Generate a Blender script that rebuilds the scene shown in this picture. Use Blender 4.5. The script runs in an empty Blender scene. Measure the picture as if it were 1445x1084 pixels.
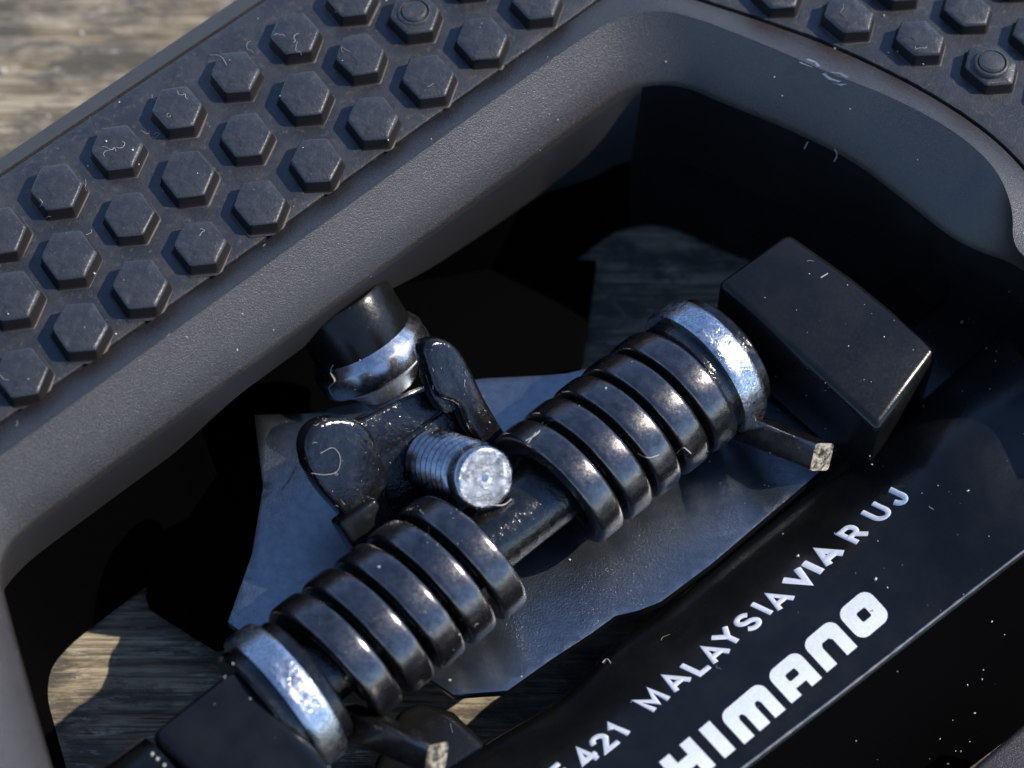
import bpy, bmesh, math, random
import numpy as np
from mathutils import Vector, Matrix, noise
from mathutils.bvhtree import BVHTree
from mathutils.geometry import tessellate_polygon
random.seed(7); np.random.seed(7)
R = math.radians
MM = 0.001                       # everything below is written in millimetres

# ------------------------------------------------------------------ camera
SC = bpy.context.scene
COL = SC.collection
TILT, DIST, LENS = R(30), 165.0, 82.2
BASE = 23.0                      # height of the pedal's top plane over the wood
TGT = Vector((0, 0, BASE - 6))
VIEW = Vector((0, -math.sin(TILT), math.cos(TILT)))
UPV = Vector((0, math.cos(TILT), math.sin(TILT)))
CAM = TGT + VIEW * DIST
camd = bpy.data.cameras.new('camera'); cam = bpy.data.objects.new('camera', camd); COL.objects.link(cam)
cam.location = CAM * MM; cam.rotation_euler = (TILT, 0, 0)
camd.lens = LENS; camd.sensor_width = 36; camd.clip_start = 0.005; camd.clip_end = 50
camd.dof.use_dof = True; camd.dof.focus_distance = (DIST + 0.5) * MM; camd.dof.aperture_fstop = 30
camd.dof.aperture_blades = 0
SC.camera = cam

# ------------------------------------------------------------------ sky, sun, exposure
SUN_AZ, SUN_EL = 8.0, 42.0      # azimuth measured from +X towards +Y
w = bpy.data.worlds.new('World'); SC.world = w; w.use_nodes = True
nt = w.node_tree
sky = nt.nodes.new('ShaderNodeTexSky'); sky.sky_type = 'NISHITA'; sky.sun_disc = False
sky.sun_elevation = R(SUN_EL); sky.sun_rotation = R(90 - SUN_AZ)
sky.altitude = 1800; sky.air_density = 0.9; sky.dust_density = 0.1; sky.ozone_density = 4.0
nt.links.new(sky.outputs[0], nt.nodes['Background'].inputs[0])
nt.nodes['Background'].inputs[1].default_value = 0.15
sd = bpy.data.lights.new('sun', 'SUN'); so = bpy.data.objects.new('sun', sd); COL.objects.link(so)
sd.energy = 2.8; sd.angle = R(0.5); sd.color = (1.0, 0.92, 0.80)
sv = Vector((math.cos(R(SUN_EL)) * math.cos(R(SUN_AZ)), math.cos(R(SUN_EL)) * math.sin(R(SUN_AZ)), math.sin(R(SUN_EL))))
so.rotation_euler = sv.to_track_quat('Z', 'Y').to_euler(); so.location = sv * 0.5
SC.view_settings.view_transform = 'Standard'; SC.view_settings.look = 'None'
SC.view_settings.gamma = 1; SC.view_settings.use_curve_mapping = False
SC.view_settings.exposure = 0.95
SC.cycles.max_bounces = 6; SC.cycles.diffuse_bounces = 3; SC.cycles.glossy_bounces = 4

# ------------------------------------------------------------------ geometry helpers
def ray(u, v):
    k = 36.0 / LENS / 1445.0
    return ((u - 722.5) * k * Vector((1, 0, 0)) - (v - 542.0) * k * UPV - VIEW).normalized()
def up(u, v, z):                 # where the sight line meets the level z (z measured from the pedal's top plane)
    d = ray(u, v); t = (z + BASE - CAM.z) / d.z
    return CAM + d * t
def link(name, me, mat, parent=None, smooth=True):
    o = bpy.data.objects.new(name, me); COL.objects.link(o)
    if mat: me.materials.append(mat)
    if smooth:
        for p in me.polygons: p.use_smooth = True
    if parent: o.parent = parent
    return o
def mesh(name, verts, faces, mat, parent=None, smooth=True, recalc=True):
    me = bpy.data.meshes.new(name)
    me.from_pydata([tuple(Vector(v) * MM) for v in verts], [], faces)
    if recalc:
        bm = bmesh.new(); bm.from_mesh(me); bmesh.ops.recalc_face_normals(bm, faces=bm.faces); bm.to_mesh(me); bm.free()
    return link(name, me, mat, parent, smooth)
def bevel(o, wd, seg=3, ang=30):
    m = o.modifiers.new('bevel', 'BEVEL'); m.width = wd * MM; m.segments = seg; m.limit_method = 'ANGLE'; m.angle_limit = R(ang)
    m.harden_normals = False
    return o
def sharp(o, ang=35):
    o.data.set_sharp_from_angle(angle=R(ang)); return o
def catmull(pts, n=12):
    pts = [Vector(p) for p in pts]; out = []
    P = [2 * pts[0] - pts[1]] + pts + [2 * pts[-1] - pts[-2]]
    for i in range(1, len(P) - 2):
        p0, p1, p2, p3 = P[i-1], P[i], P[i+1], P[i+2]
        t0 = 0; t1 = t0 + (p1-p0).length ** .5 + 1e-9; t2 = t1 + (p2-p1).length ** .5 + 1e-9; t3 = t2 + (p3-p2).length ** .5 + 1e-9
        for k in range(n):
            t = t1 + (t2 - t1) * k / n
            a1 = p0*((t1-t)/(t1-t0)) + p1*((t-t0)/(t1-t0)); a2 = p1*((t2-t)/(t2-t1)) + p2*((t-t1)/(t2-t1)); a3 = p2*((t3-t)/(t3-t2)) + p3*((t-t2)/(t3-t2))
            b1 = a1*((t2-t)/(t2-t0)) + a2*((t-t0)/(t2-t0)); b2 = a2*((t3-t)/(t3-t1)) + a3*((t-t1)/(t3-t1))
            out.append(b1*((t2-t)/(t2-t1)) + b2*((t-t1)/(t2-t1)))
    out.append(pts[-1]); return out
def resample(pts, n):
    L = [0]
    for a, b in zip(pts, pts[1:]): L.append(L[-1] + (b - a).length)
    out = []; j = 0
    for k in range(n):
        d = L[-1] * k / (n - 1)
        while j < len(L) - 2 and L[j+1] < d: j += 1
        f = (d - L[j]) / max(1e-9, L[j+1] - L[j])
        out.append(pts[j].lerp(pts[j+1], min(1, max(0, f))))
    return out
def loft(loops, closed_v=False, closed_u=False):
    n = len(loops[0]); V = [p for l in loops for p in l]; F = []
    m = len(loops)
    for i in range(m if closed_v else m - 1):
        i2 = (i + 1) % m
        for j in range(n if closed_u else n - 1):
            j2 = (j + 1) % n
            F.append((i*n + j, i*n + j2, i2*n + j2, i2*n + j))
    return V, F
def frame_from(axis, hint=Vector((0, 0, 1))):
    a = axis.normalized(); x = hint.cross(a)
    if x.length < 1e-4: x = Vector((1, 0, 0)).cross(a)
    x.normalize(); return x, a.cross(x), a
def lathe(name, org, axis, prof, mat, parent, n=64, wob=None):
    x, y, a = frame_from(Vector(axis)); V = []; F = []
    for i, (h, r) in enumerate(prof):
        for k in range(n):
            t = 2 * math.pi * k / n
            rr = r + (wob(h, t) if wob else 0)
            V.append(org + a*h + x*(rr*math.cos(t)) + y*(rr*math.sin(t)))
    for i in range(len(prof) - 1):
        for k in range(n):
            F.append((i*n + k, i*n + (k+1) % n, (i+1)*n + (k+1) % n, (i+1)*n + k))
    if prof[0][1] > 1e-3: F.append(tuple(range(n)))
    if prof[-1][1] > 1e-3: F.append(tuple((len(prof)-1)*n + k for k in range(n)))
    return sharp(mesh(name, V, F, mat, parent))
def rrect(wx, wy, r, n=4):
    out = []
    for cx, cy, a0 in ((1, 1, 0), (-1, 1, 90), (-1, -1, 180), (1, -1, 270)):
        for k in range(n + 1):
            a = R(a0 + 90 * k / n); out.append((cx*(wx/2 - r) + r*math.cos(a), cy*(wy/2 - r) + r*math.sin(a)))
    return out
def sweep(name, pts, upvecs, sec, mat, parent, scale=None):
    loops = []
    for i, p in enumerate(pts):
        t = (pts[min(i+1, len(pts)-1)] - pts[max(i-1, 0)]).normalized()
        b = upvecs[i] - t * upvecs[i].dot(t); b.normalize(); a = t.cross(b)
        s = scale[i] if scale else 1
        loops.append([p + a*(x*s) + b*(y*s) for x, y in sec])
    V, F = loft(loops, closed_u=True); n = len(sec)
    F.append(tuple(range(n))); F.append(tuple((len(pts)-1)*n + k for k in range(n)))
    return sharp(mesh(name, V, F, mat, parent), 55)

# ------------------------------------------------------------------ materials
class N:
    def __init__(self, name):
        self.m = bpy.data.materials.new(name); self.m.use_nodes = True; self.t = self.m.node_tree
        self.b = self.t.nodes['Principled BSDF']; self.c = self.t.nodes.new('ShaderNodeTexCoord')
        self.mp = self.t.nodes.new('ShaderNodeMapping'); self.mp.inputs['Scale'].default_value = (1000, 1000, 1000)
        self.t.links.new(self.c.outputs['Object'], self.mp.inputs[0]); self.co = self.mp.outputs[0]
    def mapped(self, sx, sy, sz, rz=0):
        n = self.t.nodes.new('ShaderNodeMapping'); n.inputs['Scale'].default_value = (sx, sy, sz); n.inputs['Rotation'].default_value = (0, 0, rz)
        self.t.links.new(self.co, n.inputs[0]); return n.outputs[0]
    def noise(self, scale, detail=3, rough=.55, co=None, dist=0):
        n = self.t.nodes.new('ShaderNodeTexNoise'); n.inputs['Scale'].default_value = scale; n.inputs['Detail'].default_value = detail
        n.inputs['Roughness'].default_value = rough; n.inputs['Distortion'].default_value = dist
        self.t.links.new(co or self.co, n.inputs['Vector']); return n.outputs['Fac']
    def noise_co(self, k):       # coordinates pushed about by noise
        t = self.t.nodes.new('ShaderNodeTexNoise'); t.inputs['Scale'].default_value = 1.3; self.t.links.new(self.co, t.inputs['Vector'])
        a = self.t.nodes.new('ShaderNodeVectorMath'); a.operation = 'MULTIPLY_ADD'; a.inputs[1].default_value = (k, k, k)
        self.t.links.new(t.outputs['Color'], a.inputs[0]); self.t.links.new(self.co, a.inputs[2]); return a.outputs[0]
    def voro(self, scale, feat='F1', co=None):
        n = self.t.nodes.new('ShaderNodeTexVoronoi'); n.feature = feat; n.inputs['Scale'].default_value = scale
        self.t.links.new(co or self.co, n.inputs['Vector']); return n.outputs['Distance']
    def ramp(self, fac, stops):
        n = self.t.nodes.new('ShaderNodeValToRGB'); e = n.color_ramp.elements
        while len(e) < len(stops): e.new(.5)
        for k, (p, c) in enumerate(stops):
            e[k].position = p; e[k].color = (c, c, c, 1) if not isinstance(c, tuple) else (*c, 1)
        self.t.links.new(fac, n.inputs[0]); return n.outputs[0]
    def mix(self, fac, a, b, mode='MIX'):
        n = self.t.nodes.new('ShaderNodeMix'); n.data_type = 'RGBA'; n.blend_type = mode
        for s, v in ((0, fac), (6, a), (7, b)):
            if isinstance(v, (int, float)): n.inputs[s].default_value = v
            elif isinstance(v, tuple): n.inputs[s].default_value = (*v, 1)
            else: self.t.links.new(v, n.inputs[s])
        return n.outputs[2]
    def math(self, op, a, b):
        n = self.t.nodes.new('ShaderNodeMath'); n.operation = op
        for s, v in ((0, a), (1, b)):
            if isinstance(v, (int, float)): n.inputs[s].default_value = v
            else: self.t.links.new(v, n.inputs[s])
        return n.outputs[0]
    def set(self, **kw):
        for k, v in kw.items():
            i = self.b.inputs[k.replace('_', ' ')]
            if isinstance(v, (int, float)): i.default_value = v
            elif isinstance(v, tuple): i.default_value = (*v, 1)
            else: self.t.links.new(v, i)
        return self
    def bump(self, h, dist, strength=1.0):
        n = self.t.nodes.new('ShaderNodeBump'); n.inputs['Strength'].default_value = strength; n.inputs['Distance'].default_value = dist * MM
        self.t.links.new(h, n.inputs['Height'])
        prev = getattr(self, 'last', None)
        if prev: self.t.links.new(prev, n.inputs['Normal'])
        self.last = n.outputs[0]
        self.t.links.new(n.outputs[0], self.b.inputs['Normal']); return self

def mat_plastic():
    n = N('moulded black plastic')
    g = n.noise(9.0, 2, .6); big = n.noise(.25, 4, .6)
    col = n.mix(n.ramp(big, [(.35, 0.0), (.7, 1.0)]), (.016, .0120, .0105), (.024, .0182, .0155))
    col = n.mix(n.ramp(g, [(.45, 0.0), (.75, 1.0)]), col, (.048, .040, .036))
    n.set(Base_Color=col, Roughness=n.ramp(g, [(.3, .34), (.7, .48)]), Specular_IOR_Level=.75)
    n.bump(g, .04, 1.0); n.bump(n.noise(18, 1), .012, .6)
    return n.m
def mat_rubber():
    n = N('dusty black grip rubber')
    g = n.noise(7, 2, .6); d = n.noise(.5, 5, .65); f = n.noise(2.2, 4, .6)
    col = n.mix(n.ramp(d, [(.42, 0.0), (.68, 1.0)]), (.017, .018, .020), (.040, .037, .034))
    col = n.mix(n.ramp(f, [(.56, 0.0), (.72, .7)]), col, (.085, .068, .052))
    n.set(Base_Color=col, Roughness=.42, Specular_IOR_Level=.75)
    n.bump(g, .04, .7); n.bump(n.noise(1.2, 3), .05, .5)
    return n.m
def mat_stud():
    n = N('worn stud rubber')
    g = n.noise(5, 3, .6); d = n.noise(.9, 4, .65)
    col = n.mix(n.ramp(d, [(.4, 0.0), (.7, 1.0)]), (.021, .021, .023), (.038, .037, .037))
    col = n.mix(n.ramp(n.noise(3.1, 4, .7), [(.62, 0.0), (.75, .8)]), col, (.12, .11, .10))
    n.set(Base_Color=col, Roughness=n.ramp(g, [(.3, .36), (.7, .52)]), Specular_IOR_Level=.65)
    n.bump(g, .05, .6); n.bump(n.noise(1.6, 3), .12, .5)
    return n.m
def mat_grime():
    n = N('dirt round the stud feet')
    m = n.ramp(n.noise(.7, 5, .7), [(.48, 0.0), (.66, .8)])
    n.set(Base_Color=n.mix(m, (.022, .021, .022), (.070, .054, .040)), Roughness=.6); n.bump(n.noise(6, 3), .05, .7)
    return n.m
def mat_body():
    n = N('smooth black resin body')
    g = n.noise(4, 3, .6)
    col = n.mix(n.ramp(n.noise(.35, 4), [(.4, 0.0), (.7, 1.0)]), (.0055, .006, .006), (.010, .010, .0095))
    n.set(Base_Color=col, Roughness=n.ramp(g, [(.3, .18), (.75, .30)]), Specular_IOR_Level=.32)
    n.bump(n.noise(9, 2), .01, .5); n.bump(n.noise(.6, 3), .06, .4)
    return n.m
def mat_spring():
    n = N('oiled dark spring steel')
    g = n.noise(1.4, 5, .7); f = n.noise(5, 4, .65)
    col = n.mix(n.ramp(g, [(.4, 0.0), (.65, 1.0)]), (.10, .098, .102), (.17, .152, .140))
    col = n.mix(n.ramp(n.noise(.8, 5, .7), [(.56, 0.0), (.74, .7)]), col, (.035, .031, .028))
    n.set(Base_Color=col, Metallic=.95, Roughness=n.ramp(f, [(.3, .15), (.7, .30)]))
    n.bump(f, .012, .5); n.bump(n.noise(.9, 3), .06, .35)
    return n.m
def mat_silver():
    n = N('creased bright steel bush')
    wv = n.noise(1.1, 3, .6, dist=1.5); v = n.voro(3.6, 'DISTANCE_TO_EDGE', n.noise_co(1.2))
    crease = n.ramp(v, [(0.0, 0.0), (.12, 1.0)])
    col = n.mix(crease, (.30, .31, .33), (.62, .64, .67))
    n.set(Base_Color=col, Metallic=1.0, Roughness=n.ramp(wv, [(.35, .22), (.7, .4)]))
    n.bump(crease, .012, .6); n.bump(wv, .05, .4)
    return n.m
def mat_plate():
    n = N('brushed steel plate')
    b = n.noise(1.6, 4, .6); g = n.noise(7, 3, .7); gl = n.noise(4.2, 4, .8)
    col = n.mix(n.ramp(b, [(.35, 0.0), (.7, 1.0)]), (.19, .21, .23), (.25, .275, .30))
    n.set(Base_Color=col, Metallic=1.0, Roughness=.30)
    n.bump(g, .010, .5); n.bump(n.mix(n.ramp(n.noise(.09, 2), [(.42, 0.0), (.56, 1.0)]), (.5, .5, .5), n.noise(6.0, 3, .7)), .035, .8)
    return n.m
def mat_chrome():
    n = N('nickel bolt steel')
    f = n.noise(2.6, 5, .7)
    n.set(Base_Color=n.mix(n.ramp(f, [(.35, 0.0), (.65, 1.0)]), (.26, .26, .28), (.5, .5, .51)), Metallic=1.0, Roughness=n.ramp(f, [(.3, .18), (.75, .38)]))
    n.bump(f, .02, .5)
    return n.m
def mat_band():
    n = N('polished steel band')
    f = n.noise(1.8, 5, .7)
    n.set(Base_Color=n.mix(n.ramp(f, [(.35, 0.0), (.65, 1.0)]), (.48, .48, .49), (.68, .68, .69)), Metallic=1.0, Roughness=n.ramp(f, [(.3, .2), (.75, .34)]))
    n.bump(f, .02, .5)
    return n.m
def mat_tip():
    n = N('cut bolt end')
    f = n.noise(1.1, 5, .75, dist=1.0)
    n.set(Base_Color=n.mix(n.ramp(f, [(.36, 0.0), (.55, 1.0)]), (.30, .30, .31), (.78, .77, .76)), Metallic=1.0, Roughness=.34)
    n.bump(f, .6, .9)
    return n.m
def mat_dark():
    n = N('greasy black steel')
    f = n.noise(1.5, 4, .65); d = n.noise(1.2, 4, .7)
    col = n.mix(n.ramp(d, [(.5, 0.0), (.7, 1.0)]), (.006, .006, .006), (.020, .018, .015))
    n.set(Base_Color=col, Metallic=0.0, Roughness=n.ramp(d, [(.3, .08), (.7, .20)]), Specular_IOR_Level=.6)
    n.bump(f, .10, .8)
    return n.m
def mat_cutend():
    n = N('sheared wire end')
    f = n.noise(1.9, 5, .75)
    n.set(Base_Color=n.mix(n.ramp(f, [(.42, 0.0), (.58, 1.0)]), (.05, .043, .035), (.62, .52, .40)), Metallic=.7, Roughness=.5)
    n.bump(f, .25, .9)
    return n.m
def mat_wood():
    n = N('weathered table wood')
    st = n.mapped(.05, .7, .7); st2 = n.mapped(.10, 2.6, 2.6); st3 = n.mapped(.45, 1.0, 1.0); st4 = n.mapped(.06, 5.0, 5.0)
    a = n.noise(1.0, 6, .65, st, .15); b = n.noise(1.0, 6, .7, st2, .1); c = n.noise(.22, 7, .78, st3, .3); e = n.noise(1.0, 4, .7, st4)
    col = n.mix(n.ramp(a, [(.36, 0.0), (.62, 1.0)]), (.28, .215, .135), (.56, .475, .335))
    col = n.mix(n.ramp(b, [(.41, .8), (.55, 0.0)]), col, (.13, .105, .075))
    col = n.mix(n.ramp(c, [(.44, .9), (.53, 0.0)]), col, (.12, .11, .09))
    col = n.mix(n.ramp(e, [(.36, .75), (.46, 0.0)]), col, (.07, .058, .045))
    col = n.mix(n.ramp(n.noise(1.9, 6, .75, n.mapped(.22, 1, 1)), [(.57, 0.0), (.68, .75)]), col, (.66, .61, .50))
    n.set(Base_Color=col, Roughness=.8, Specular_IOR_Level=.2)
    n.bump(b, .3, .8); n.bump(e, .25, .9); n.bump(n.noise(5, 4, .7), .06, .6)
    return n.m
def simple(name, col, rough, metal=0):
    n = N(name); f = n.noise(6, 3)
    n.set(Base_Color=n.mix(n.ramp(f, [(.35, 0.0), (.7, 1.0)]), tuple(c*.82 for c in col), col), Roughness=rough, Metallic=metal); return n.m
PLASTIC, RUBBER, STUD, BODY = mat_plastic(), mat_rubber(), mat_stud(), mat_body()
SPRING, SILVER, PLATE, CHROME, TIP, DARK, CUT, WOOD, BAND = mat_spring(), mat_silver(), mat_plate(), mat_chrome(), mat_tip(), mat_dark(), mat_cutend(), mat_wood(), mat_band()
PAINT = simple('white pad print', (.80, .82, .84), .45)
LINT = simple('pale lint', (.42, .39, .35), .8)
DUST = simple('pale grit', (.70, .66, .58), .6)
CLEAN = simple('clean black rubber', (.010, .008, .007), .7); CLEAN.node_tree.nodes['Principled BSDF'].inputs['Specular IOR Level'].default_value = .22
SHADE_BLACK = simple('painted black shade', (.0018, .0017, .0018), .85); SHADE_BLACK.node_tree.nodes['Principled BSDF'].inputs['Specular IOR Level'].default_value = .01  # near-black paints shade onto walls, the slab's far face and the added sheet
GRIME = mat_grime()
LIPM = simple('smooth dark lip', (.030, .028, .028), .55)
SCUFF_HIGHLIGHT = simple('scuff and highlight plastic', (.20, .21, .23), .35)  # pale tone for rim scuffs and the painted edge highlight

# ------------------------------------------------------------------ the wooden table
table = bpy.data.objects.new('table_top', None); COL.objects.link(table); table['kind'] = 'structure'
def plank(y0, y1, x0, x1, fine, seed):
    nx, ny = (420, 330) if fine else (60, 20)
    xs = np.linspace(x0, x1, nx); ys = np.linspace(y0, y1, ny); V = []
    for y in ys:
        e = min(y - y0, y1 - y); dip = -1.5 * max(0, 1 - e / 1.5) ** 2
        for x in xs:
            h = noise.fractal(Vector((x*.035 + seed, y*.55, seed)), 1, 2.2, 4) * .34 + noise.fractal(Vector((x*.12, y*1.9 + seed, 3.1)), 1, 2.0, 3) * .14
            V.append((x, y, min(.0, h - .28) + dip if fine else h * .3 - .3 + dip))
    F = [(j*nx+i, j*nx+i+1, (j+1)*nx+i+1, (j+1)*nx+i) for j in range(ny-1) for i in range(nx-1)]
    b = len(V); V += [(x0, y0, -22), (x1, y0, -22), (x1, y1, -22), (x0, y1, -22)]
    F += [tuple([b+1, b] + [i for i in range(nx)]), tuple([b+3, b+2] + [(ny-1)*nx+i for i in range(nx-1, -1, -1)]),
          tuple([b, b+3] + [j*nx for j in range(ny-1, -1, -1)]), tuple([b+2, b+1] + [j*nx+nx-1 for j in range(ny)]), (b, b+1, b+2, b+3)]
    return mesh('plank', V, F, WOOD, table)
plank(-62, 78, -85, 85, True, 4.2)
plank(-62, 78, -330, -85.6, False, 9.1); plank(-62, 78, 85.6, 330, False, 2.3)
plank(80, 220, -330, 330, False, 6.6); plank(-204, -64, -330, 330, False, 1.7)

# ------------------------------------------------------------------ the pedal
pedal = bpy.data.objects.new('bicycle_pedal', None); COL.objects.link(pedal)
pedal['label'] = 'black bicycle pedal with studded rubber rim and coil springs lying on weathered wood'
pedal['category'] = 'bicycle pedal'

# frame: control points in the photograph, each traced edge set at its own real height
CNT = (26, 26, 120, 28, 110)
def loop(zs, segs):
    out = []
    flat = []
    for s in segs: flat += s[:-1]
    flat.append(segs[-1][-1])
    for k, s in enumerate(segs):
        z = zs if not callable(zs) else None
        pts = [up(u, v, z if z is not None else zs(u, v)) for u, v in s]
        c = catmull(pts, 10); r = resample(c, CNT[k])
        out += r if k == len(segs) - 1 else r[:-1]
    # soften the kinks where the traced pieces meet
    for _ in range(3):
        out = [out[0]] + [(out[i-1] + out[i]*2 + out[i+1]) / 4 for i in range(1, len(out)-1)] + [out[-1]]
    return out
E_low = loop(-3.0, [
    [(150,1360),(115,1230),(75,1084),(40,960),(14,865)], [(14,865),(4,820),(10,780),(40,745)],
    [(40,745),(73,720),(480,423),(700,262),(862,141)], [(862,141),(886,126),(912,119),(940,117),(975,123),(1008,137)],
    [(1008,137),(1115,181),(1203,225),(1277,280),(1344,332),(1388,354),(1428,368),(1475,402),(1560,480),(1650,600)]])
E_top = loop(1.25, [
    [(20,1300),(-15,1180),(-50,1060),(-85,950),(-110,870)], [(-110,870),(-122,810),(-105,745),(-60,687)],
    [(-60,687),(0,643),(403,353),(738,111),(840,41)], [(840,41),(872,25),(904,17),(945,16),(1000,31)],
    [(1000,31),(1093,68),(1166,100),(1259,137),(1351,188),(1406,240),(1428,295),(1433,350),(1478,385),(1560,455),(1660,570)]])
E_pad = loop(0.0, [
    [(-60,1270),(-90,1160),(-125,1050),(-160,940),(-180,870)], [(-180,870),(-192,795),(-170,725),(-110,676)],
    [(-110,676),(0,599),(362,348),(480,262),(838,6)], [(838,6),(885,-22),(915,-27),(950,-12),(982,0)],
    [(982,0),(1080,32),(1177,68),(1314,136),(1400,195),(1445,240),(1500,310),(1560,390),(1640,470),(1740,580)]])
E_out2 = loop(0.0, [
    [(-520,1220),(-535,1000),(-525,800),(-500,690)], [(-500,690),(-470,610),(-420,565),(-370,492)],
    [(-370,492),(0,245),(376,-5),(690,-213)], [(690,-213),(780,-270),(880,-310),(1000,-318)],
    [(1000,-318),(1300,-230),(1580,-60),(1730,80),(1870,260),(1940,410)]])
E_out = loop(-0.6, [
    [(-560,1220),(-575,1000),(-565,800),(-540,680)], [(-540,680),(-510,590),(-460,530),(-400,491)],
    [(-400,491),(0,224),(335,-1),(690,-239)], [(690,-239),(780,-296),(880,-338),(1000,-346)],
    [(1000,-346),(1300,-255),(1600,-80),(1755,65),(1900,250),(1980,400)]])
n = len(E_low)
def nrm(L, i):                    # horizontal normal pointing out of the opening
    t = L[min(i+3, n-1)] - L[max(i-3, 0)]; v = Vector((-t.y, t.x, 0)); v.normalize(); return v
def sm(x, a, b):
    x = min(1, max(0, (x - a) / (b - a))); return x*x*(3 - 2*x)
i0 = CNT[0] + CNT[1] - 2; i1 = i0 + CNT[2] - 1
E_lip, E_rec, E_bot = [], [], []
for i, p in enumerate(E_low):
    f = (i - i0) / (i1 - i0)      # 0..1 along the straight bar
    dz = 5.6 - 2.0 * sm(f, .22, .36) * (1 - sm(f, .52, .72)) + 2.2 * sm(f, .55, .95)
    out = nrm(E_low, i)
    pocket = sm(f, .285, .30) * (1 - sm(f, .58, .96))
    uc = .38*dz*(1 - .6*sm(f, .9, 1.02))
    dz *= 1.45
    E_lip.append(p + out*uc - Vector((0, 0, dz)))
    E_rec.append(p + out*(uc + .5 + 8.0*pocket) - Vector((0, 0, dz + .05)))
    E_bot.append(Vector((p.x, p.y, .35)) + out*(.4 + 8.5*pocket))
def mixl(A, B, f, dz=0): return [a.lerp(b, f) + Vector((0, 0, dz)) for a, b in zip(A, B)]
E_outb = [Vector((p.x, p.y, .3)) - nrm(E_out, i)*1.2 for i, p in enumerate(E_out)]
loops = [E_outb, mixl(E_outb, E_out, .9, .0), E_out, E_out2, [p - Vector((0, 0, .5)) for p in mixl(E_out2, E_pad, .012)],
         [p - Vector((0, 0, .5)) for p in mixl(E_out2, E_pad, .988)], [p - Vector((0, 0, .06)) for p in E_pad],
         mixl(E_pad, E_top, .06, .04), mixl(E_pad, E_top, .5, .06), mixl(E_pad, E_top, .93, .03), mixl(E_top, E_low, .012, .03), mixl(E_top, E_low, .045, .02),
         mixl(E_top, E_low, .3, .12), mixl(E_top, E_low, .6, .13), mixl(E_top, E_low, .94, .04), mixl(E_low, E_lip, .03), mixl(E_low, E_lip, .12),
         mixl(E_low, E_lip, .95), E_lip, E_rec, mixl(E_rec, E_bot, .5), E_bot]
V, F = loft(loops, closed_v=True)
F.append(tuple(k*n for k in range(len(loops)))); F.append(tuple(k*n + n - 1 for k in range(len(loops))))
frame = sharp(mesh('frame', V, F, PLASTIC, pedal, recalc=True), 50)
frame.data.materials.append(SHADE_BLACK); frame.data.materials.append(BODY); frame.data.materials.append(LIPM)            # walls smooth, deep ones painted black with shade; only the top faces are grained
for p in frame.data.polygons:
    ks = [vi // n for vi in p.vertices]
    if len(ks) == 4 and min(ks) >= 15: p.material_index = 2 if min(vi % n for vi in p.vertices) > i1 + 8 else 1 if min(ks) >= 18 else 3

# rubber grip pad let into the frame
def jag(i, a): return a * (noise.noise(Vector((i*.9, 0, 5))) + .6*noise.noise(Vector((i*2.3, 1, 2))))
pin = [a.lerp(b, .991 - (.003 + .004*abs(jag(i, 1)) if i > i1 else 0)) for i, (a, b) in enumerate(zip(E_out2, E_pad))]
pl = [mixl(E_out2, pin, .015, -.45), mixl(E_out2, pin, .016, -.03), mixl(E_out2, pin, .03, .05)]
for k in range(1, 14): pl.append(mixl(E_out2, pin, .03 + .95*k/14, .05))
pl += [mixl(E_out2, pin, .985, .04), mixl(E_out2, pin, .998, -.02), mixl(E_out2, pin, 1.0, -.45)]
V, F = loft(pl)
pad = sharp(mesh('grip_pad', V, F, RUBBER, pedal), 50)

# hexagonal studs on the lattices the pad carries
def stud_mesh(name, a, b, ctr):
    c0 = up(*ctr, 0.05)
    A = up(ctr[0]+a[0], ctr[1]+a[1], .05) - c0; B = up(ctr[0]+b[0], ctr[1]+b[1], .05) - c0
    hexv = [(A+B)/3, (2*B-A)/3, (B-2*A)/3, -(A+B)/3, (A-2*B)/3, (2*A-B)/3]
    rings = [(.735, -.02), (.69, .05), (.655, .17), (.612, .94), (.598, 1.04), (.575, 1.105), (.54, 1.14), (.25, 1.15)]
    V = []; F = []
    for s, z in rings:
        rd = .10
        for k in range(6):
            p, q, r = hexv[k-1], hexv[k], hexv[(k+1) % 6]
            V += [(q + (p-q)*rd)*s + Vector((0,0,z)), (q*.985)*s + Vector((0,0,z)), (q + (r-q)*rd)*s + Vector((0,0,z))]
    m = 18
    for i in range(len(rings) - 1):
        for k in range(m): F.append((i*m+k, i*m+(k+1) % m, (i+1)*m+(k+1) % m, (i+1)*m+k))
    F.append(tuple((len(rings)-1)*m + k for k in range(m)))
    me = bpy.data.meshes.new(name); me.from_pydata([tuple(v*MM) for v in V], [], F); me.materials.append(STUD); me.materials.append(CLEAN); me.materials.append(GRIME)
    for p in me.polygons:
        p.use_smooth = True
        p.material_index = 2 if p.index < 18 else 1 if p.index < 54 else 0
    bm = bmesh.new(); bm.from_mesh(me); bmesh.ops.recalc_face_normals(bm, faces=bm.faces); bm.to_mesh(me); bm.free()
    me.set_sharp_from_angle(angle=R(44)); return me
me_l = [stud_mesh('hex_stud', (81,-58), (-15,-95), (345,190)) for _ in range(7)]
me_r = [stud_mesh('hex_stud', (67,-45), (-34,-80), (1299,53)) for _ in range(5)]
for me in me_l + me_r:           # every stud is worn a little differently
    for v in me.vertices:
        if v.co.z > .9*MM: v.co += Vector((random.gauss(0, .02), random.gauss(0, .02), random.gauss(0, .02))) * MM
        else: v.co += Vector((random.gauss(0, .012), random.gauss(0, .012), 0)) * MM
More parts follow.
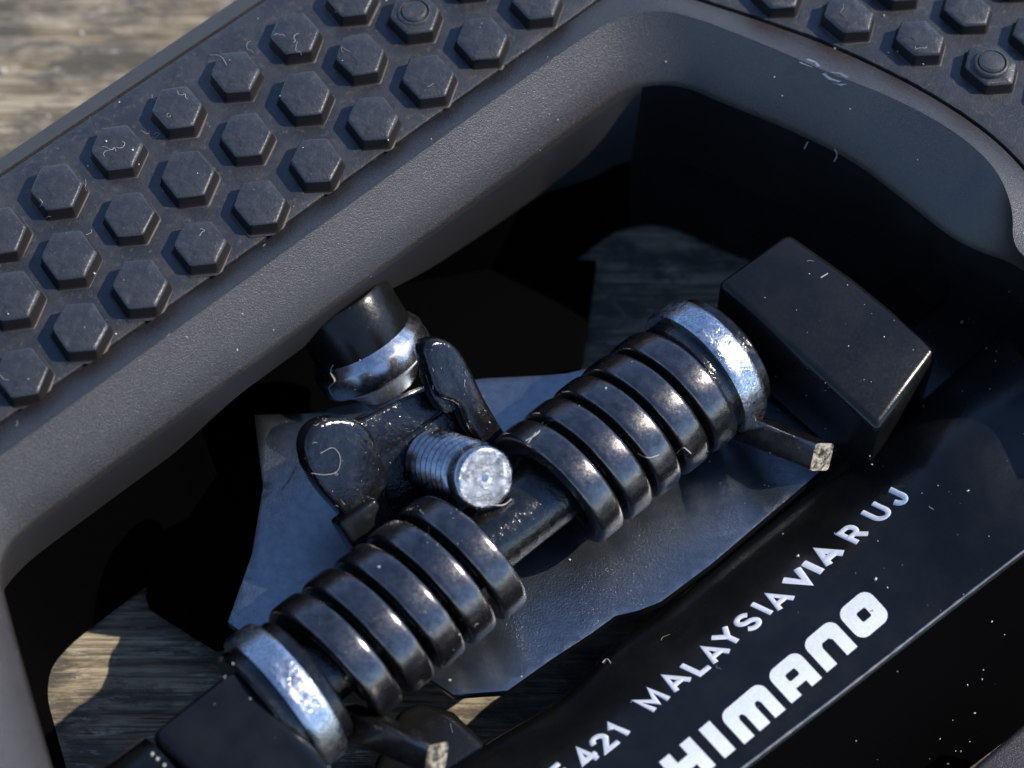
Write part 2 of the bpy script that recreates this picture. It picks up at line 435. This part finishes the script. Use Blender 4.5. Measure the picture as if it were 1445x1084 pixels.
rows = [[(30,524),(113,461),(197,400),(282,341),(366,284),(446,225),(526,165),(604,106),(680,52),(757,-3),(-55,586)],
        [(17,416),(97,358),(182,300),(265,244),(347,188),(430,131),(508,76),(585,18),(662,-38),(-66,478)],
        [(0,324),(80,263),(165,206),(250,151),(332,100),(416,46),(495,-7),(572,-60),(-83,383)]]
pins = {(585,18), (1399,90)}
right = [(1097,-15),(1198,20),(1299,53),(1399,90),(1265,-25),(1366,9),(1464,46),(1500,128),(1431,-36),(1532,2),(1165,-60)]
def add_pin(o, c):
    p = up(c[0], c[1], 1.2)
    q = lathe('metal_pin', p - Vector((0,0,.35)), Vector((0,0,1)), [(0,1.28),(.42,1.28),(.55,1.2),(.58,1.08),(.46,1.0),(.44,.98),(.62,.92),(.74,.80),(.79,.5),(.80,.001)], RUBBER if c != (17,416) else PLATE, None, 40)
    q.parent = pad; return q
for pts, mes in ((rows[0]+rows[1]+rows[2], me_l), (right, me_r)):
    for c in pts:
        me = random.choice(mes)
        o = bpy.data.objects.new('hex_stud', me); COL.objects.link(o); o.parent = pad
        o.location = up(c[0], c[1], 1.15) * MM; o.location.z = (BASE + .03 + random.gauss(0, .02)) * MM
        o.rotation_euler = (R(random.gauss(0, .8)), R(random.gauss(0, .8)), R(random.gauss(0, 2.0))); sc_ = random.uniform(.96, 1.04); o.scale = (sc_, sc_*random.uniform(.98, 1.02), random.uniform(.9, 1.06))
        if c in pins: add_pin(o, c)

# ------------------------------------------------------------------ spring axis frame
ZA = -8.7
A1, A2 = up(465, 934, ZA), up(1021, 500, ZA)
S = (A2 - A1); S.z = 0; S.normalize(); T = Vector((S.y, -S.x, 0)); Z = Vector((0, 0, 1)); O = (A1 + A2) / 2
def sof(u, v, z=-4.3): return (up(u, v, z) - O).dot(S)
def at(s, t, z): return O + S*s + T*t + Z*z      # z from the spring axis

# body: a raised slab carrying the print, its rows traced at their heights
rowsB = [([(560,1130),(700,1040),(790,985),(872,905),(925,868),(1000,806),(1170,668),(1290,570),(1400,470)], -22.0),
         ([(562,1132),(702,1042),(792,987),(874,907),(927,870),(1002,808),(1172,670),(1290,570),(1400,470)], -14.6),
         ([(575,1135),(713,1048),(803,992),(884,914),(940,872),(1012,812),(1182,674),(1300,574),(1420,474)], -14.0),
         ([(660,1180),(745,1108),(830,1040),(905,978),(960,936),(1040,872),(1225,725),(1340,640),(1470,540)], -11.4),
         ([(760,1230),(840,1168),(910,1110),(985,1056),(1040,1010),(1120,948),(1290,812),(1400,728),(1540,620)], -9.3),
         ([(840,1242),(910,1190),(975,1140),(1040,1090),(1100,1044),(1180,983),(1340,858),(1448,775),(1600,660)], -9.0),
         ([(842,1245),(913,1194),(978,1144),(1044,1094),(1104,1048),(1184,987),(1344,862),(1452,779),(1604,664)], -9.25),
         ([(960,1390),(1035,1330),(1095,1290),(1160,1240),(1220,1195),(1300,1135),(1400,1060),(1480,1000),(1680,860)], -22.2),
         ([(960,1390),(1035,1330),(1095,1290),(1160,1240),(1220,1195),(1300,1135),(1400,1060),(1480,1000),(1680,860)], -22.6)]
LIFT = (0, 0, 0, 0, 0, 0, .6, 4.2, 5.0)      # the slab rises into the bracket at its right end
LB = [resample(catmull([up(u, v, z + (LIFT[i]*(1 if k in (2, 3) else .45 if k in (4, 5, 6) else 0))) for i, (u, v) in enumerate(pts)], 8), 80) for k, (pts, z) in enumerate(rowsB)]
prof = []
for j in range(80):
    c = [LB[k][j] for k in range(2, 6)]
    mid = catmull(c, 7)
    prof.append([LB[0][j], LB[1][j]] + mid + [LB[6][j], LB[7][j], LB[8][j]])
bl = [list(x) for x in zip(*prof)]
V, F = loft(bl, closed_v=True)
m = 80; F.append(tuple(k*m for k in range(len(bl)))); F.append(tuple(k*m + m - 1 for k in range(len(bl))))
body = sharp(mesh('binding_body', V, F, BODY, pedal), 40)
body.data.materials.append(SHADE_BLACK)
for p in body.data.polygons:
    if len(p.vertices) == 4 and min(v // m for v in p.vertices) >= len(bl) - 3 and max(v // m for v in p.vertices) < len(bl): p.material_index = 1  # far face has its shade put into the colour
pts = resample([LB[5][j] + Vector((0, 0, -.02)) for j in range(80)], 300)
sweep('worn_edge_highlight', pts, [Vector((0, 0, 1))]*300, rrect(.17, .17, .05, 2), SCUFF_HIGHLIGHT, body, [.75 + .5*noise.noise(Vector((k*.21, 0, 0))) for k in range(300)])  # pale strip paints the highlight along the worn edge
def block(name, top, zb, mat, parent, flare=0.0, bw=.5, seg=4):
    P = [up(u, v, z) for u, v, z in top]; c = sum(P, Vector()) / len(P)
    Q = [Vector((p.x + (p.x-c.x)*flare, p.y + (p.y-c.y)*flare, zb + BASE)) for p in P]
    k = len(P); F = [tuple(range(k)), tuple(range(2*k-1, k-1, -1))] + [(i, (i+1) % k, k + (i+1) % k, k + i) for i in range(k)]
    return bevel(mesh(name, P + Q, F, mat, parent), bw, seg)
def on_plane(u, v, z0, slope):    # level along the springs, falling across them
    d = ray(u, v); nn = Vector((0, 0, 1)) + T*slope; p0 = O + Z*(z0 - ZA)
    p = CAM + d*((p0 - CAM).dot(nn)/d.dot(nn)); return (u, v, p.z - BASE)
P = [up(*on_plane(u, v, -4.7, .12)) for u, v in ((1012,398),(1112,326),(1200,388),(1285,456),(1328,490),(1240,607))]
Q = [Vector((P[k].x, P[k].y, BASE - 12.6)) for k in range(3)] + [Vector((P[k].x, P[k].y, BASE - 14)) for k in (3, 4, 5)]
Q[1] = Q[1] + S*1.0; Q[2] = Q[2] + S*1.2
bevel(mesh('spring_bracket', P + Q, [tuple(range(6)), tuple(range(11, 5, -1))] + [(i, (i+1) % 6, 6 + (i+1) % 6, 6 + i) for i in range(6)], BODY, pedal), .6, 4, 20)
block('spring_bracket', [(331,936,-4.6),(540,1150,-5.0),(395,1212,-5.0),(207,1034,-4.6)], -16, BODY, pedal, .05, .9, 5)
block('end_wall', [(1240,480,-12.6),(1440,340,-12.6),(1700,520,-12.6),(1560,720,-12.6),(1400,700,-12.6),(1260,640,-12.6)], -22, BODY, pedal, .0, 1.2, 6)
lathe('axle_end', at(sof(205,1045,-6)-4.2, 0, 0), S, [(0,2.4),(.4,3.3),(1.0,3.6),(4.4,3.6)], BODY, pedal, 48)

# shaft, bushes, springs
sL, sR = sof(412,966), sof(1013,487)
lathe('spring_shaft', at(sL-3, 0, 0), S, [(0,2.6),(sR-sL+6,2.6)], DARK, pedal, 48)
wob = lambda h, t: .05*noise.noise(Vector((h*.8, math.cos(t)*3.5, math.sin(t)*3.5)))
for sc_, dr in ((sL, 1), (sR, -1)):
    hp = []
    for k in range(9): hp.append((-1.05 + 2.1*k/8, 5.42 - (.16 if k in (0, 8) else 0)))
    lathe('steel_bush', at(sc_, 0, 0), S, [(-1.06,3.0)] + hp + [(1.06,4.5),(1.07,3.0)], SILVER, pedal, 120, wob)
    lathe('bush_collar', at(sc_, 0, 0), S, [(-2.1,3.0),(-2.1,4.55),(-1.9,4.75),(1.9,4.75),(2.1,4.55),(2.1,3.0)], DARK, pedal, 64)
SEC = []
for k in range(28):
    c_, s_ = math.cos(2*math.pi*k/28), math.sin(2*math.pi*k/28)
    SEC.append((1.10*math.copysign(abs(c_)**.42, c_), .88*math.copysign(abs(s_)**.36, s_)))
def spring(s0, s1, turns, th0, hand, RM=4.3):
    pts, ups = [], []; nn = int(turns*64)
    for k in range(nn + 1):
        f = k / nn; th = th0 + hand*2*math.pi*turns*f
        d = Z*math.cos(th) + T*math.sin(th)
        pts.append(at(s0 + (s1-s0)*f, 0, 0) + d*RM); ups.append(d)
    return sweep('coil_spring', pts, ups, SEC, SPRING, pedal)
l1, l5 = sof(475,900), sof(669,773); r1, r5 = sof(803,656), sof(967,527)
dl, dr = (l5-l1)/4, (r5-r1)/4
spL = spring(l1 - dl*.5, l5 + dl*.35, 4.85, math.pi, 1)
spR = spring(r5 + dr*.5, r1 - dr*.35, 4.85, math.pi, -1) if False else spring(r1 - dr*.35, r5 + dr*.5, 4.85, math.pi - 2*math.pi*.85 + 2*math.pi*.0, 1)
LEG = rrect(2.0, 2.0, .3, 3)
def leg(path, ups, parent, sec=LEG, mat=SPRING, sc=None, name='spring_leg'):
    pts = catmull(path, 10); u = [ups]*len(pts)
    return sweep(name, pts, u, sec, mat, parent, [sc(k/(len(pts)-1)) for k in range(len(pts))] if sc else None)
def wire_tail(p0, p1, parent):
    a, b = up(*p0), up(*p1)
    o = leg([a, a.lerp(b, .5), b], (T*-.4 + Z + S*.9), parent)
    d = (b - a).normalized(); x, y, _ = frame_from(d)
    q = lathe('cut_end', b, d, [(-.02,1.02),(.03,1.02),(.05,.95)], CUT, None, 4); q.parent = parent
    bpy.data.objects.remove(q)
    o.data.materials.append(CUT)
    o.data.polygons[-1].material_index = 1
    return o
wire_tail((1020,590,-12.0), (1160,645,-7.2), spR)
wire_tail((490,1015,-11.0), (616,1070,-7.4), spL)
# inner spring ends: two hooked lugs, folded from one greasy black carrier
def slab_from(name, px, z0, slope, th, mat, parent, bw):
    P = [up(*on_plane(u, v, z0, slope)) for u, v in px]
    P = resample(catmull(P + [P[0]], 5), len(P)*4 + 1)[:-1]; k = len(P)
    nn = (Z + T*slope).normalized()
    return bevel(mesh(name, P + [q - nn*th for q in P], [tuple(range(k)), tuple(range(2*k-1, k-1, -1))] + [(i, (i+1) % k, k + (i+1) % k, k + i) for i in range(k)], mat, parent), bw, 3, 50)
car = slab_from('spring_carrier', [(470,615),(520,588),(575,560),(620,545),(668,560),(705,625),(690,665),(640,690),(590,720),(560,768),(530,765),(490,700)], -17.2, .95, 1.6, DARK, pedal, .3)
slab_from('carrier_lug', [(436,660),(431,632),(437,610),(452,596),(474,590),(505,594),(526,612),(538,645),(552,676),(546,700),(566,738),(580,775),(556,800),(520,772),(486,728),(456,694)], -15.2, 1.05, 2.0, DARK, car, .42)
slab_from('carrier_lug', [(600,500),(603,484),(622,478),(645,489),(664,518),(684,560),(706,598),(728,640),(716,668),(692,640),(664,606),(648,572),(620,560),(608,530)], -14.6, 1.05, 2.0, DARK, car, .42)
slab_from('carrier_step', [(600,528),(622,514),(640,540),(652,572),(634,584),(616,570)], -15.6, 1.05, 1.2, DARK, car, .2)

# tension bolt: threaded tip, nut block, boss
AX = Vector((.437, -.54, .717)).normalized(); tipc = up(685, 675, -3.4)
pr = []; h = -13.0; PITCH = .86
while h < -2.6: pr += [(h, 1.88), (h+.14, 1.88), (h+.46, 2.36), (h+.60, 2.36)]; h += PITCH
pr += [(-1.75, 1.92), (-1.5, 2.2), (-.25, 2.2), (-.02, 2.0)]
bolt = lathe('tension_bolt', tipc, AX, pr, CHROME, pedal, 64); sharp(bolt, 100)
fx = (VIEW - AX*VIEW.dot(AX)).normalized(); fy = AX.cross(fx)
for v in bolt.data.vertices:      # wind the ridges into a screw
    q = v.co/MM - tipc; hh_ = q.dot(AX)
    if hh_ < -2.1: v.co += AX*(PITCH*math.atan2(q.dot(fy), q.dot(fx))/(2*math.pi)*min(1, (-2.1 - hh_)/.6))*MM
bolt.data.update()
wt = lambda h, t: .05*noise.noise(Vector((math.cos(t)*2, math.sin(t)*2, h)))
lathe('bolt_tip', tipc, AX, [(-.3,1.80),(0,1.98),(.10,1.86),(.12,1.4),(.05,.95),(.07,.5),(-.05,.2),(-.06,.001)], TIP, bolt, 48, wt)
x, y, a = frame_from(AX, S)
nb = tipc - AX*10.2 - S*0.2
def obox(name, c, ex, ey, ez, hx, hy, hz, mat, parent, bw=.3):
    V = [c + ex*(sx*hx) + ey*(sy*hy) + ez*(sz*hz) for sz in (-1,1) for sy in (-1,1) for sx in (-1,1)]
    return bevel(mesh(name, V, [(0,1,3,2),(4,6,7,5),(0,4,5,1),(2,3,7,6),(0,2,6,4),(1,5,7,3)], mat, parent), bw)
ex = (S - AX*S.dot(AX)).normalized(); ey = AX.cross(ex)
obox('nut_block', nb, ex, ey, AX, 4.6, 2.6, 1.5, DARK, pedal, .35)
obox('nut_lug', up(512, 742, -8.6), ex, ey, AX, 1.6, 1.5, 1.0, BODY, pedal, .3)
bx = (T*.68 - Z*.73).normalized(); bc = up(512, 482, -10.6)
boss = lathe('bolt_boss', bc - bx*3, bx, [(-1,3.6),(-.6,3.8),(2.8,3.9)], BODY, pedal, 96)
lathe('boss_band', bc - bx*3, bx, [(2.8,3.2),(2.8,3.93),(2.95,4.02),(3.5,4.40),(3.65,4.46),(5.0,4.52),(5.2,4.42),(5.9,3.2),(7.2,2.2)], BAND, boss, 96, lambda h, t: .03*noise.noise(Vector((h, math.cos(t)*5, math.sin(t)*5))))

# steel plate under the springs
pp = [(360,592),(372,690),(356,785),(322,880),(400,935),(520,940),(606,958),(640,981),(716,976),(778,932),(832,897),(868,871),(900,864),(932,852),(1002,800),(1166,661),(1150,600),(1060,540),(900,505),(800,528),(770,531),(680,536),(560,560),(430,588)]
ZP = -14.0
P = [up(u, v, ZP) for u, v in pp]
P = [q for k in range(len(P)) for q in [P[k].lerp(P[(k+1) % len(P)], f/6) for f in range(6)]]
k = len(P)
from mathutils.geometry import delaunay_2d_cdt
gx = [(x*.9 + .2*math.sin(y*3.1), y*.9) for x in range(-40, 41) for y in range(-40, 41)]
cv, ce, cf, _a, _b, _c = delaunay_2d_cdt([Vector((q.x, q.y)) for q in P] + [Vector(q) for q in gx], [(i, (i+1) % k) for i in range(k)], [], 1, 1e-5)
def dish(x, y):
    q = Vector((x, y, 0)) - Vector((O.x, O.y, 0)); t, s_ = q.dot(T), q.dot(S)
    return BASE + ZP + .007*max(0, t - 3)**2 + .002*max(0, -t - 3)**2 + .0004*s_*s_
block('shade_sheet', [(u, v, -20.5) for u, v in ((205,845),(225,660),(290,560),(560,345),(842,366),(812,575),(420,700),(352,900),(300,905))], -22.6, SHADE_BLACK, pedal, 0, .2, 2)  # made-up black sheet, added to keep the opening dark
plate = mesh('cleat_plate', [Vector((v.x, v.y, dish(v.x, v.y))) for v in cv], [tuple(f) for f in cf], PLATE, pedal)
if sum(p.normal.z for p in plate.data.polygons) < 0: plate.data.flip_normals()
md = plate.modifiers.new('thickness', 'SOLIDIFY'); md.thickness = .8*MM; md.offset = -1
bevel(plate, .12, 2, 60)
block('lower_ledge', [(1362,1092,-14),(1462,1005,-14),(1700,1150,-14),(1560,1300,-14)], -22.7, PLASTIC, pedal, 0, .5)
block('body_rib', [(590,985,-15),(640,1000,-15),(700,1060,-15.5),(640,1150,-15.5),(520,1090,-15),(560,1000,-15)], -22.5, BODY, pedal, 0, 1.0)

# ------------------------------------------------------------------ print on the slab
def bvh_of(o):
    dg = bpy.context.evaluated_depsgraph_get(); e = o.evaluated_get(dg); me = e.to_mesh()
    b = BVHTree.FromPolygons([o.matrix_world @ v.co for v in me.vertices], [tuple(p.vertices) for p in me.polygons]); e.to_mesh_clear(); return b
bpy.context.view_layer.update()
BB = bvh_of(body)
def onto(b, u, v, off):
    h, nn, i, d = b.ray_cast(CAM*MM, ray(u, v), 2.0)
    if h is None: return None
    nn = nn.normalized()
    if nn.dot(ray(u, v)) > 0: nn = -nn
    return h/MM + nn*off
def print_poly(name, polys):
    Q = [q for p in polys for q in p]
    bm = bmesh.new(); vs = [bm.verts.new((u, v, 0)) for u, v in Q]
    for t in tessellate_polygon([[Vector((u, v, 0)) for u, v in p] for p in polys]):
        try: bm.faces.new([vs[i] for i in t])
        except ValueError: pass
    for _ in range(4): bmesh.ops.subdivide_edges(bm, edges=[e for e in bm.edges if e.calc_length() > 7], cuts=1); bmesh.ops.triangulate(bm, faces=bm.faces[:])
    bm.verts.index_update()
    V = [onto(BB, v.co.x, v.co.y, .035) for v in bm.verts]; Ft = [tuple(v.index for v in f.verts) for f in bm.faces]; bm.free()
    if None in V: return None
    return mesh(name, V, Ft, PAINT, body, False)
def rr(x0, y0, x1, y1, r, n=5, only=None):
    out = []
    for cx, cy, a0, k in ((x1-r, y0+r, -90, 0), (x1-r, y1-r, 0, 1), (x0+r, y1-r, 90, 2), (x0+r, y0+r, 180, 3)):
        if only and k not in only:
            out.append((x1 if k in (0,1) else x0, y0 if k in (0,3) else y1)); continue
        for j in range(n+1):
            a = R(a0 + 90*j/n); out.append((cx + r*math.cos(a), cy + r*math.sin(a)))
    return out
# big letters; x in pixels along the line, y 0 (top) .. 1 (bottom) scaled to 55
def big(ch):
    w_, t = 54, 18.5
    if ch == 'O': return [rr(-28,-27,28,27,15), rr(-8,-8,8,8,3)]
    if ch == 'N':
        o = rr(-28,-27,28,27,14,5,(0,3))
        k = 6 + 1   # insert the slot on the bottom edge
        return [o[:k] + [(9.5,27),(9.5,-3),(6,-8),(-6,-8),(-9.5,-3),(-9.5,27)] + o[k:]]
    if ch == 'M':
        o = rr(-38,-27,38,27,14,5,(0,3)); k = 7
        return [o[:k] + [(19.5,27),(19.5,-3),(17,-8),(12,-8),(9.5,-3),(9.5,27),(-9.5,27),(-9.5,-3),(-12,-8),(-17,-8),(-19.5,-3),(-19.5,27)] + o[k:]]
    if ch == 'A':
        o = rr(-28,-27,28,27,14,5,(0,3)); k = 7
        return [o[:k] + [(9.5,27),(9.5,15),(-9.5,15),(-9.5,27)] + o[k:], rr(-9,-9,9,3,3)]
    if ch == 'I': return [[(-10,-27),(10,-27),(10,27),(-10,27)]]
    if ch == 'H': return [[(-28,-27),(-9.5,-27),(-9.5,-9),(9.5,-9),(9.5,-27),(28,-27),(28,27),(9.5,27),(9.5,9),(-9.5,9),(-9.5,27),(-28,27)]]
    if ch == 'S': return [rr(-28,-27,28,27,12)]
WB, HB = (.765, -.645), (37/54, 40/54)
for ch, cx, cy in (('O',1219,868),('N',1170,911),('A',1120,955),('M',1061,1006),('I',1012,1044),('H',970,1078)):
    polys = []
    for p in big(ch):
        polys.append([(cx + x*WB[0] + y*HB[0], cy + x*WB[1] + y*HB[1]) for x, y in p])
    print_poly('logo_letter', polys)
# small letters as strokes, box -1..1 by -1 (top)..1 (bottom)
arc = lambda cx, cy, rx, ry, a0, a1, k=8: [(cx + rx*math.cos(R(a0+(a1-a0)*j/k)), cy + ry*math.sin(R(a0+(a1-a0)*j/k))) for j in range(k+1)]
G = {'M': [[(-1,1),(-1,-1),(0,.55),(1,-1),(1,1)]], 'A': [[(-1,1),(0,-1),(1,1)],[(-.6,.4),(.6,.4)]], 'L': [[(-.8,-1),(-.8,1),(.9,1)]],
     'Y': [[(-1,-1),(0,0),(1,-1)],[(0,0),(0,1)]], 'S': [arc(0,-.5,.9,.5,-25,-270,10) + arc(0,.5,.9,.5,-90,155,10)],
     'I': [[(0,-1),(0,1)]], 'V': [[(-1,-1),(0,1),(1,-1)]], 'R': [[(-.8,1),(-.8,-1),(.3,-1)] + arc(.3,-.45,.6,.55,-90,90,8) + [(-.8,.1)],[(.15,.1),(.95,1)]],
     'U': [[(-.9,-1),(-.9,.3)] + arc(0,.3,.9,.7,180,0,10) + [(.9,-1)]], 'J': [[(.6,-1),(.6,.3)] + arc(-.15,.3,.75,.7,0,170,9)],
     '1': [[(-.5,-.6),(.2,-1),(.2,1)]], '2': [arc(0,-.45,.85,.55,190,380,9) + [(-.9,1),(.95,1)]], '4': [[(.4,1),(.4,-1),(-.95,.45),(.95,.45)]],
     'F': [[(-.8,1),(-.8,-1),(.9,-1)],[(-.8,0),(.6,0)]]}
WS, HS = (.775, -.632), (27/29.5, 12.5/29.5)
def small(ch, cx, cy, hw=11.5, hh=13, r=.265):
    V = []; F = []
    for st in G[ch]:
        st = [q for i, q in enumerate(st) if i == 0 or math.hypot(q[0]-st[i-1][0], q[1]-st[i-1][1]) > .06]
        px = [(cx + x*hw*WS[0] + y*hh*HS[0]*1.05, cy + x*hw*WS[1] + y*hh*HS[1]*1.05) for x, y in st]
        pts = [onto(BB, u, v, .012) for u, v in px]
        if None in pts: return
        b = len(V); sec = [(math.cos(2*math.pi*k/10), math.sin(2*math.pi*k/10)) for k in range(10)]
        nn = (onto(BB, *px[0], 1) - onto(BB, *px[0], 0))
        for i, p in enumerate(pts):
            d0 = (p - pts[i-1]).normalized() if i else None
            d1 = (pts[i+1] - p).normalized() if i < len(pts)-1 else None
            d = ((d0 or d1) + (d1 or d0)).normalized()
            side = d.cross(nn).normalized(); k = 1/max(.5, (d.dot(d0) if d0 else 1))
            ext = d*(-r*.3 if i == 0 else r*.3 if i == len(pts)-1 else 0)
            V += [p + ext + side*(r*.8*c*k) + nn*(.05*s_) for c, s_ in sec]
        for i in range(len(pts)-1):
            for k in range(10): F.append((b+i*10+k, b+i*10+(k+1) % 10, b+(i+1)*10+(k+1) % 10, b+(i+1)*10+k))
        F += [tuple(b+k for k in range(10)), tuple(b+(len(pts)-1)*10+k for k in range(10))]
    return sharp(mesh('printed_letter', V, F, PAINT, body))
for ch, u, v, hw in (('M',920,988,12.5),('A',951,961,12),('L',981,941,9),('A',1006,921,12),('Y',1027,899,11),('S',1055,878,10.5),('I',1075,859,3),('A',1097,846,12),
                 ('R',1203,754,10.5),('U',1238,723,11),('J',1265,701,10),('1',872,1030,8),('2',851,1048,10.5),('4',826,1067,11),('F',793,1090,10)):
    small(ch, u, v, hw)
for ch, u, v, hw in (('V',1128,817,12),('I',1147,801,3),('A',1167,783,12)):
    small(ch, u, v, hw, 12, .36)

# ------------------------------------------------------------------ lint, grit, scuffs
bpy.context.view_layer.update()
DG = bpy.context.evaluated_depsgraph_get()
def hit(u, v):
    ok, loc, nn, idx, ob, mt = SC.ray_cast(DG, CAM*MM, ray(u, v), distance=2.0)
    return (loc/MM, nn, ob) if ok else (None, None, None)
LV, LF = [], []
def fibre(px, r=.045, lift=.06):
    pts = []
    for u, v in px:
        p, nn, ob = hit(u, v)
        if p is None: return
        pts.append(p - ray(u, v)*lift)
    # keep the thread from jumping between levels
    for i in range(1, len(pts)):
        if (pts[i] - pts[i-1]).length > 2.5: pts[i] = pts[i-1] + (pts[i]-pts[i-1]).normalized()*.6
    pts = catmull(pts, 5); b = len(LV)
    for i, p in enumerate(pts):
        t = (pts[min(i+1, len(pts)-1)] - pts[max(i-1, 0)]).normalized(); x_, y_, _ = frame_from(t)
        for k in range(5): LV.append(p + x_*(r*math.cos(k*1.2566)) + y_*(r*math.sin(k*1.2566)))
    for i in range(len(pts)-1):
        for k in range(5): LF.append((b+i*5+k, b+i*5+(k+1) % 5, b+(i+1)*5+(k+1) % 5, b+(i+1)*5+k))
def curl(u, v, L, nseg=5):
    a = random.uniform(0, 6.28); px = [(u, v)]
    for k in range(nseg):
        a += random.gauss(0, .9); u += L/nseg*math.cos(a); v += L/nseg*math.sin(a); px.append((u, v))
    return px
fibre([(470,515),(466,525),(472,538),(464,548),(470,560)]); fibre([(398,688),(410,672),(418,655),(430,648),(445,650)], .03, .2)
fibre([(452,640),(470,632),(480,645),(476,665),(460,670),(440,668)], .02, .2); fibre([(745,625),(755,612),(770,600),(790,592)])
fibre([(742,622),(758,612),(766,596)], .05, .2); fibre([(900,640),(915,646),(930,642)]); fibre([(955,640),(965,632),(975,640)])
fibre([(690,712),(712,712),(722,704)], .05, .3); fibre([(295,77),(312,80),(320,92)], .018)
fibre([(1177,228),(1181,218),(1178,210)], .035); fibre([(866,428),(878,440),(884,448)], .05); fibre([(745,1010),(752,1018),(766,1022)], .05)
fibre([(850,935),(856,930),(862,936)], .05); fibre([(1158,392),(1168,386)], .05); fibre([(1135,210),(1140,200)], .04)
for u, v, k in ((395,40,6),(410,60,5),(250,140,6),(165,205,9),(185,185,6),(235,165,5),(80,265,6),(120,285,4),(330,95,4),(605,110,3),(280,345,3),(30,525,3),(1200,25,5),(1300,60,4),(500,75,4)):
    for _ in range(max(1, k//3)): fibre(curl(u + random.gauss(0, 16), v + random.gauss(0, 14), random.uniform(10, 26)), random.uniform(.010, .020), .02)
for u, v, k in ((450,620,4),(480,700,3),(640,520,4),(600,735,3),(700,880,2)):
    for _ in range(k): fibre(curl(u + random.gauss(0, 18), v + random.gauss(0, 20), random.uniform(6, 14), 4), random.uniform(.010, .022), .04)
for _ in range(12): fibre(curl(random.uniform(0, 1445), random.uniform(0, 1084), random.uniform(6, 16), 3), random.uniform(.010, .020), .02)
lint = mesh('lint', LV, LF, LINT, None); lint['kind'] = 'stuff'
GV, GF = [], []
def grain(u, v, r):
    p, nn, ob = hit(u, v)
    if p is None: return
    if (ob.name.startswith(('frame', 'shade_sheet', 'plank')) and p.z < BASE - 4 and 200 < u < 1400 and v > 120): return
    b = len(GV)
    for d in ((1,0,0),(-1,0,0),(0,1,0),(0,-1,0),(0,0,1),(0,0,-1)):
        GV.append(p + nn*r*.5 + Vector(d)*(r*random.uniform(.55, 1.15)) + Vector((random.gauss(0,.2), random.gauss(0,.2), random.gauss(0,.2)))*r)
    GF.extend([(b,b+2,b+4),(b+2,b+1,b+4),(b+1,b+3,b+4),(b+3,b,b+4),(b+2,b,b+5),(b+1,b+2,b+5),(b+3,b+1,b+5),(b,b+3,b+5)])
for u, v, r in ((1385,958,.10),(1365,966,.08),(1387,945,.06),(1375,1006,.09),(1344,1016,.07),(1355,1060,.08),(1368,1046,.05),(1366,693,.12),(1235,818,.14),(1126,786,.16),(1077,335,.2),(1012,388,.16),(1357,455,.14),(1368,440,.1),
                (897,147,.2),(1178,68,.18),(215,1065,.13),(222,1072,.13),(232,1080,.13),(318,957,.14),(115,48,.32),(6,101,.3),(68,165,.2),(855,548,.15),(635,960,.14),(735,955,.14),(545,1,.1),(150,200,.1),(187,212,.12),(195,232,.1),(535,800,.12)):
    grain(u, v, r)
for _ in range(200): grain(random.uniform(0, 1445), random.uniform(0, 1084), abs(random.gauss(0, .035)) + .018)
for _ in range(160):
    u = random.gauss(0, 1); grain(random.choice((450,480,640,660,600,690,560)) + random.gauss(0, 22), random.choice((620,680,530,570,740,880)) + random.gauss(0, 22), random.uniform(.015, .04))
for _ in range(60): grain(random.uniform(1040, 1420), random.uniform(330, 760), abs(random.gauss(0, .03)) + .018)
grit = mesh('grit', GV, GF, DUST, None, False); grit['kind'] = 'stuff'
# nicks on the rim
for pts in (([1128,88],[1140,84],[1152,88],[1158,95],[1146,95]), ([1160,104],[1172,102],[1186,104],[1198,110],[1184,116],[1170,112]), ([1172,115],[1184,117],[1196,118],[1188,121])):
    P = []
    for u, v in pts:
        p, nn, ob = hit(u, v); P.append(p + nn*random.uniform(.03, .10))
    c = sum(P, Vector())/len(P); k = len(P)
    mesh('scuff', P + [c + Vector((0,0,-.05))], [(i, (i+1) % k, k) for i in range(k)], SCUFF_HIGHLIGHT, frame, False)
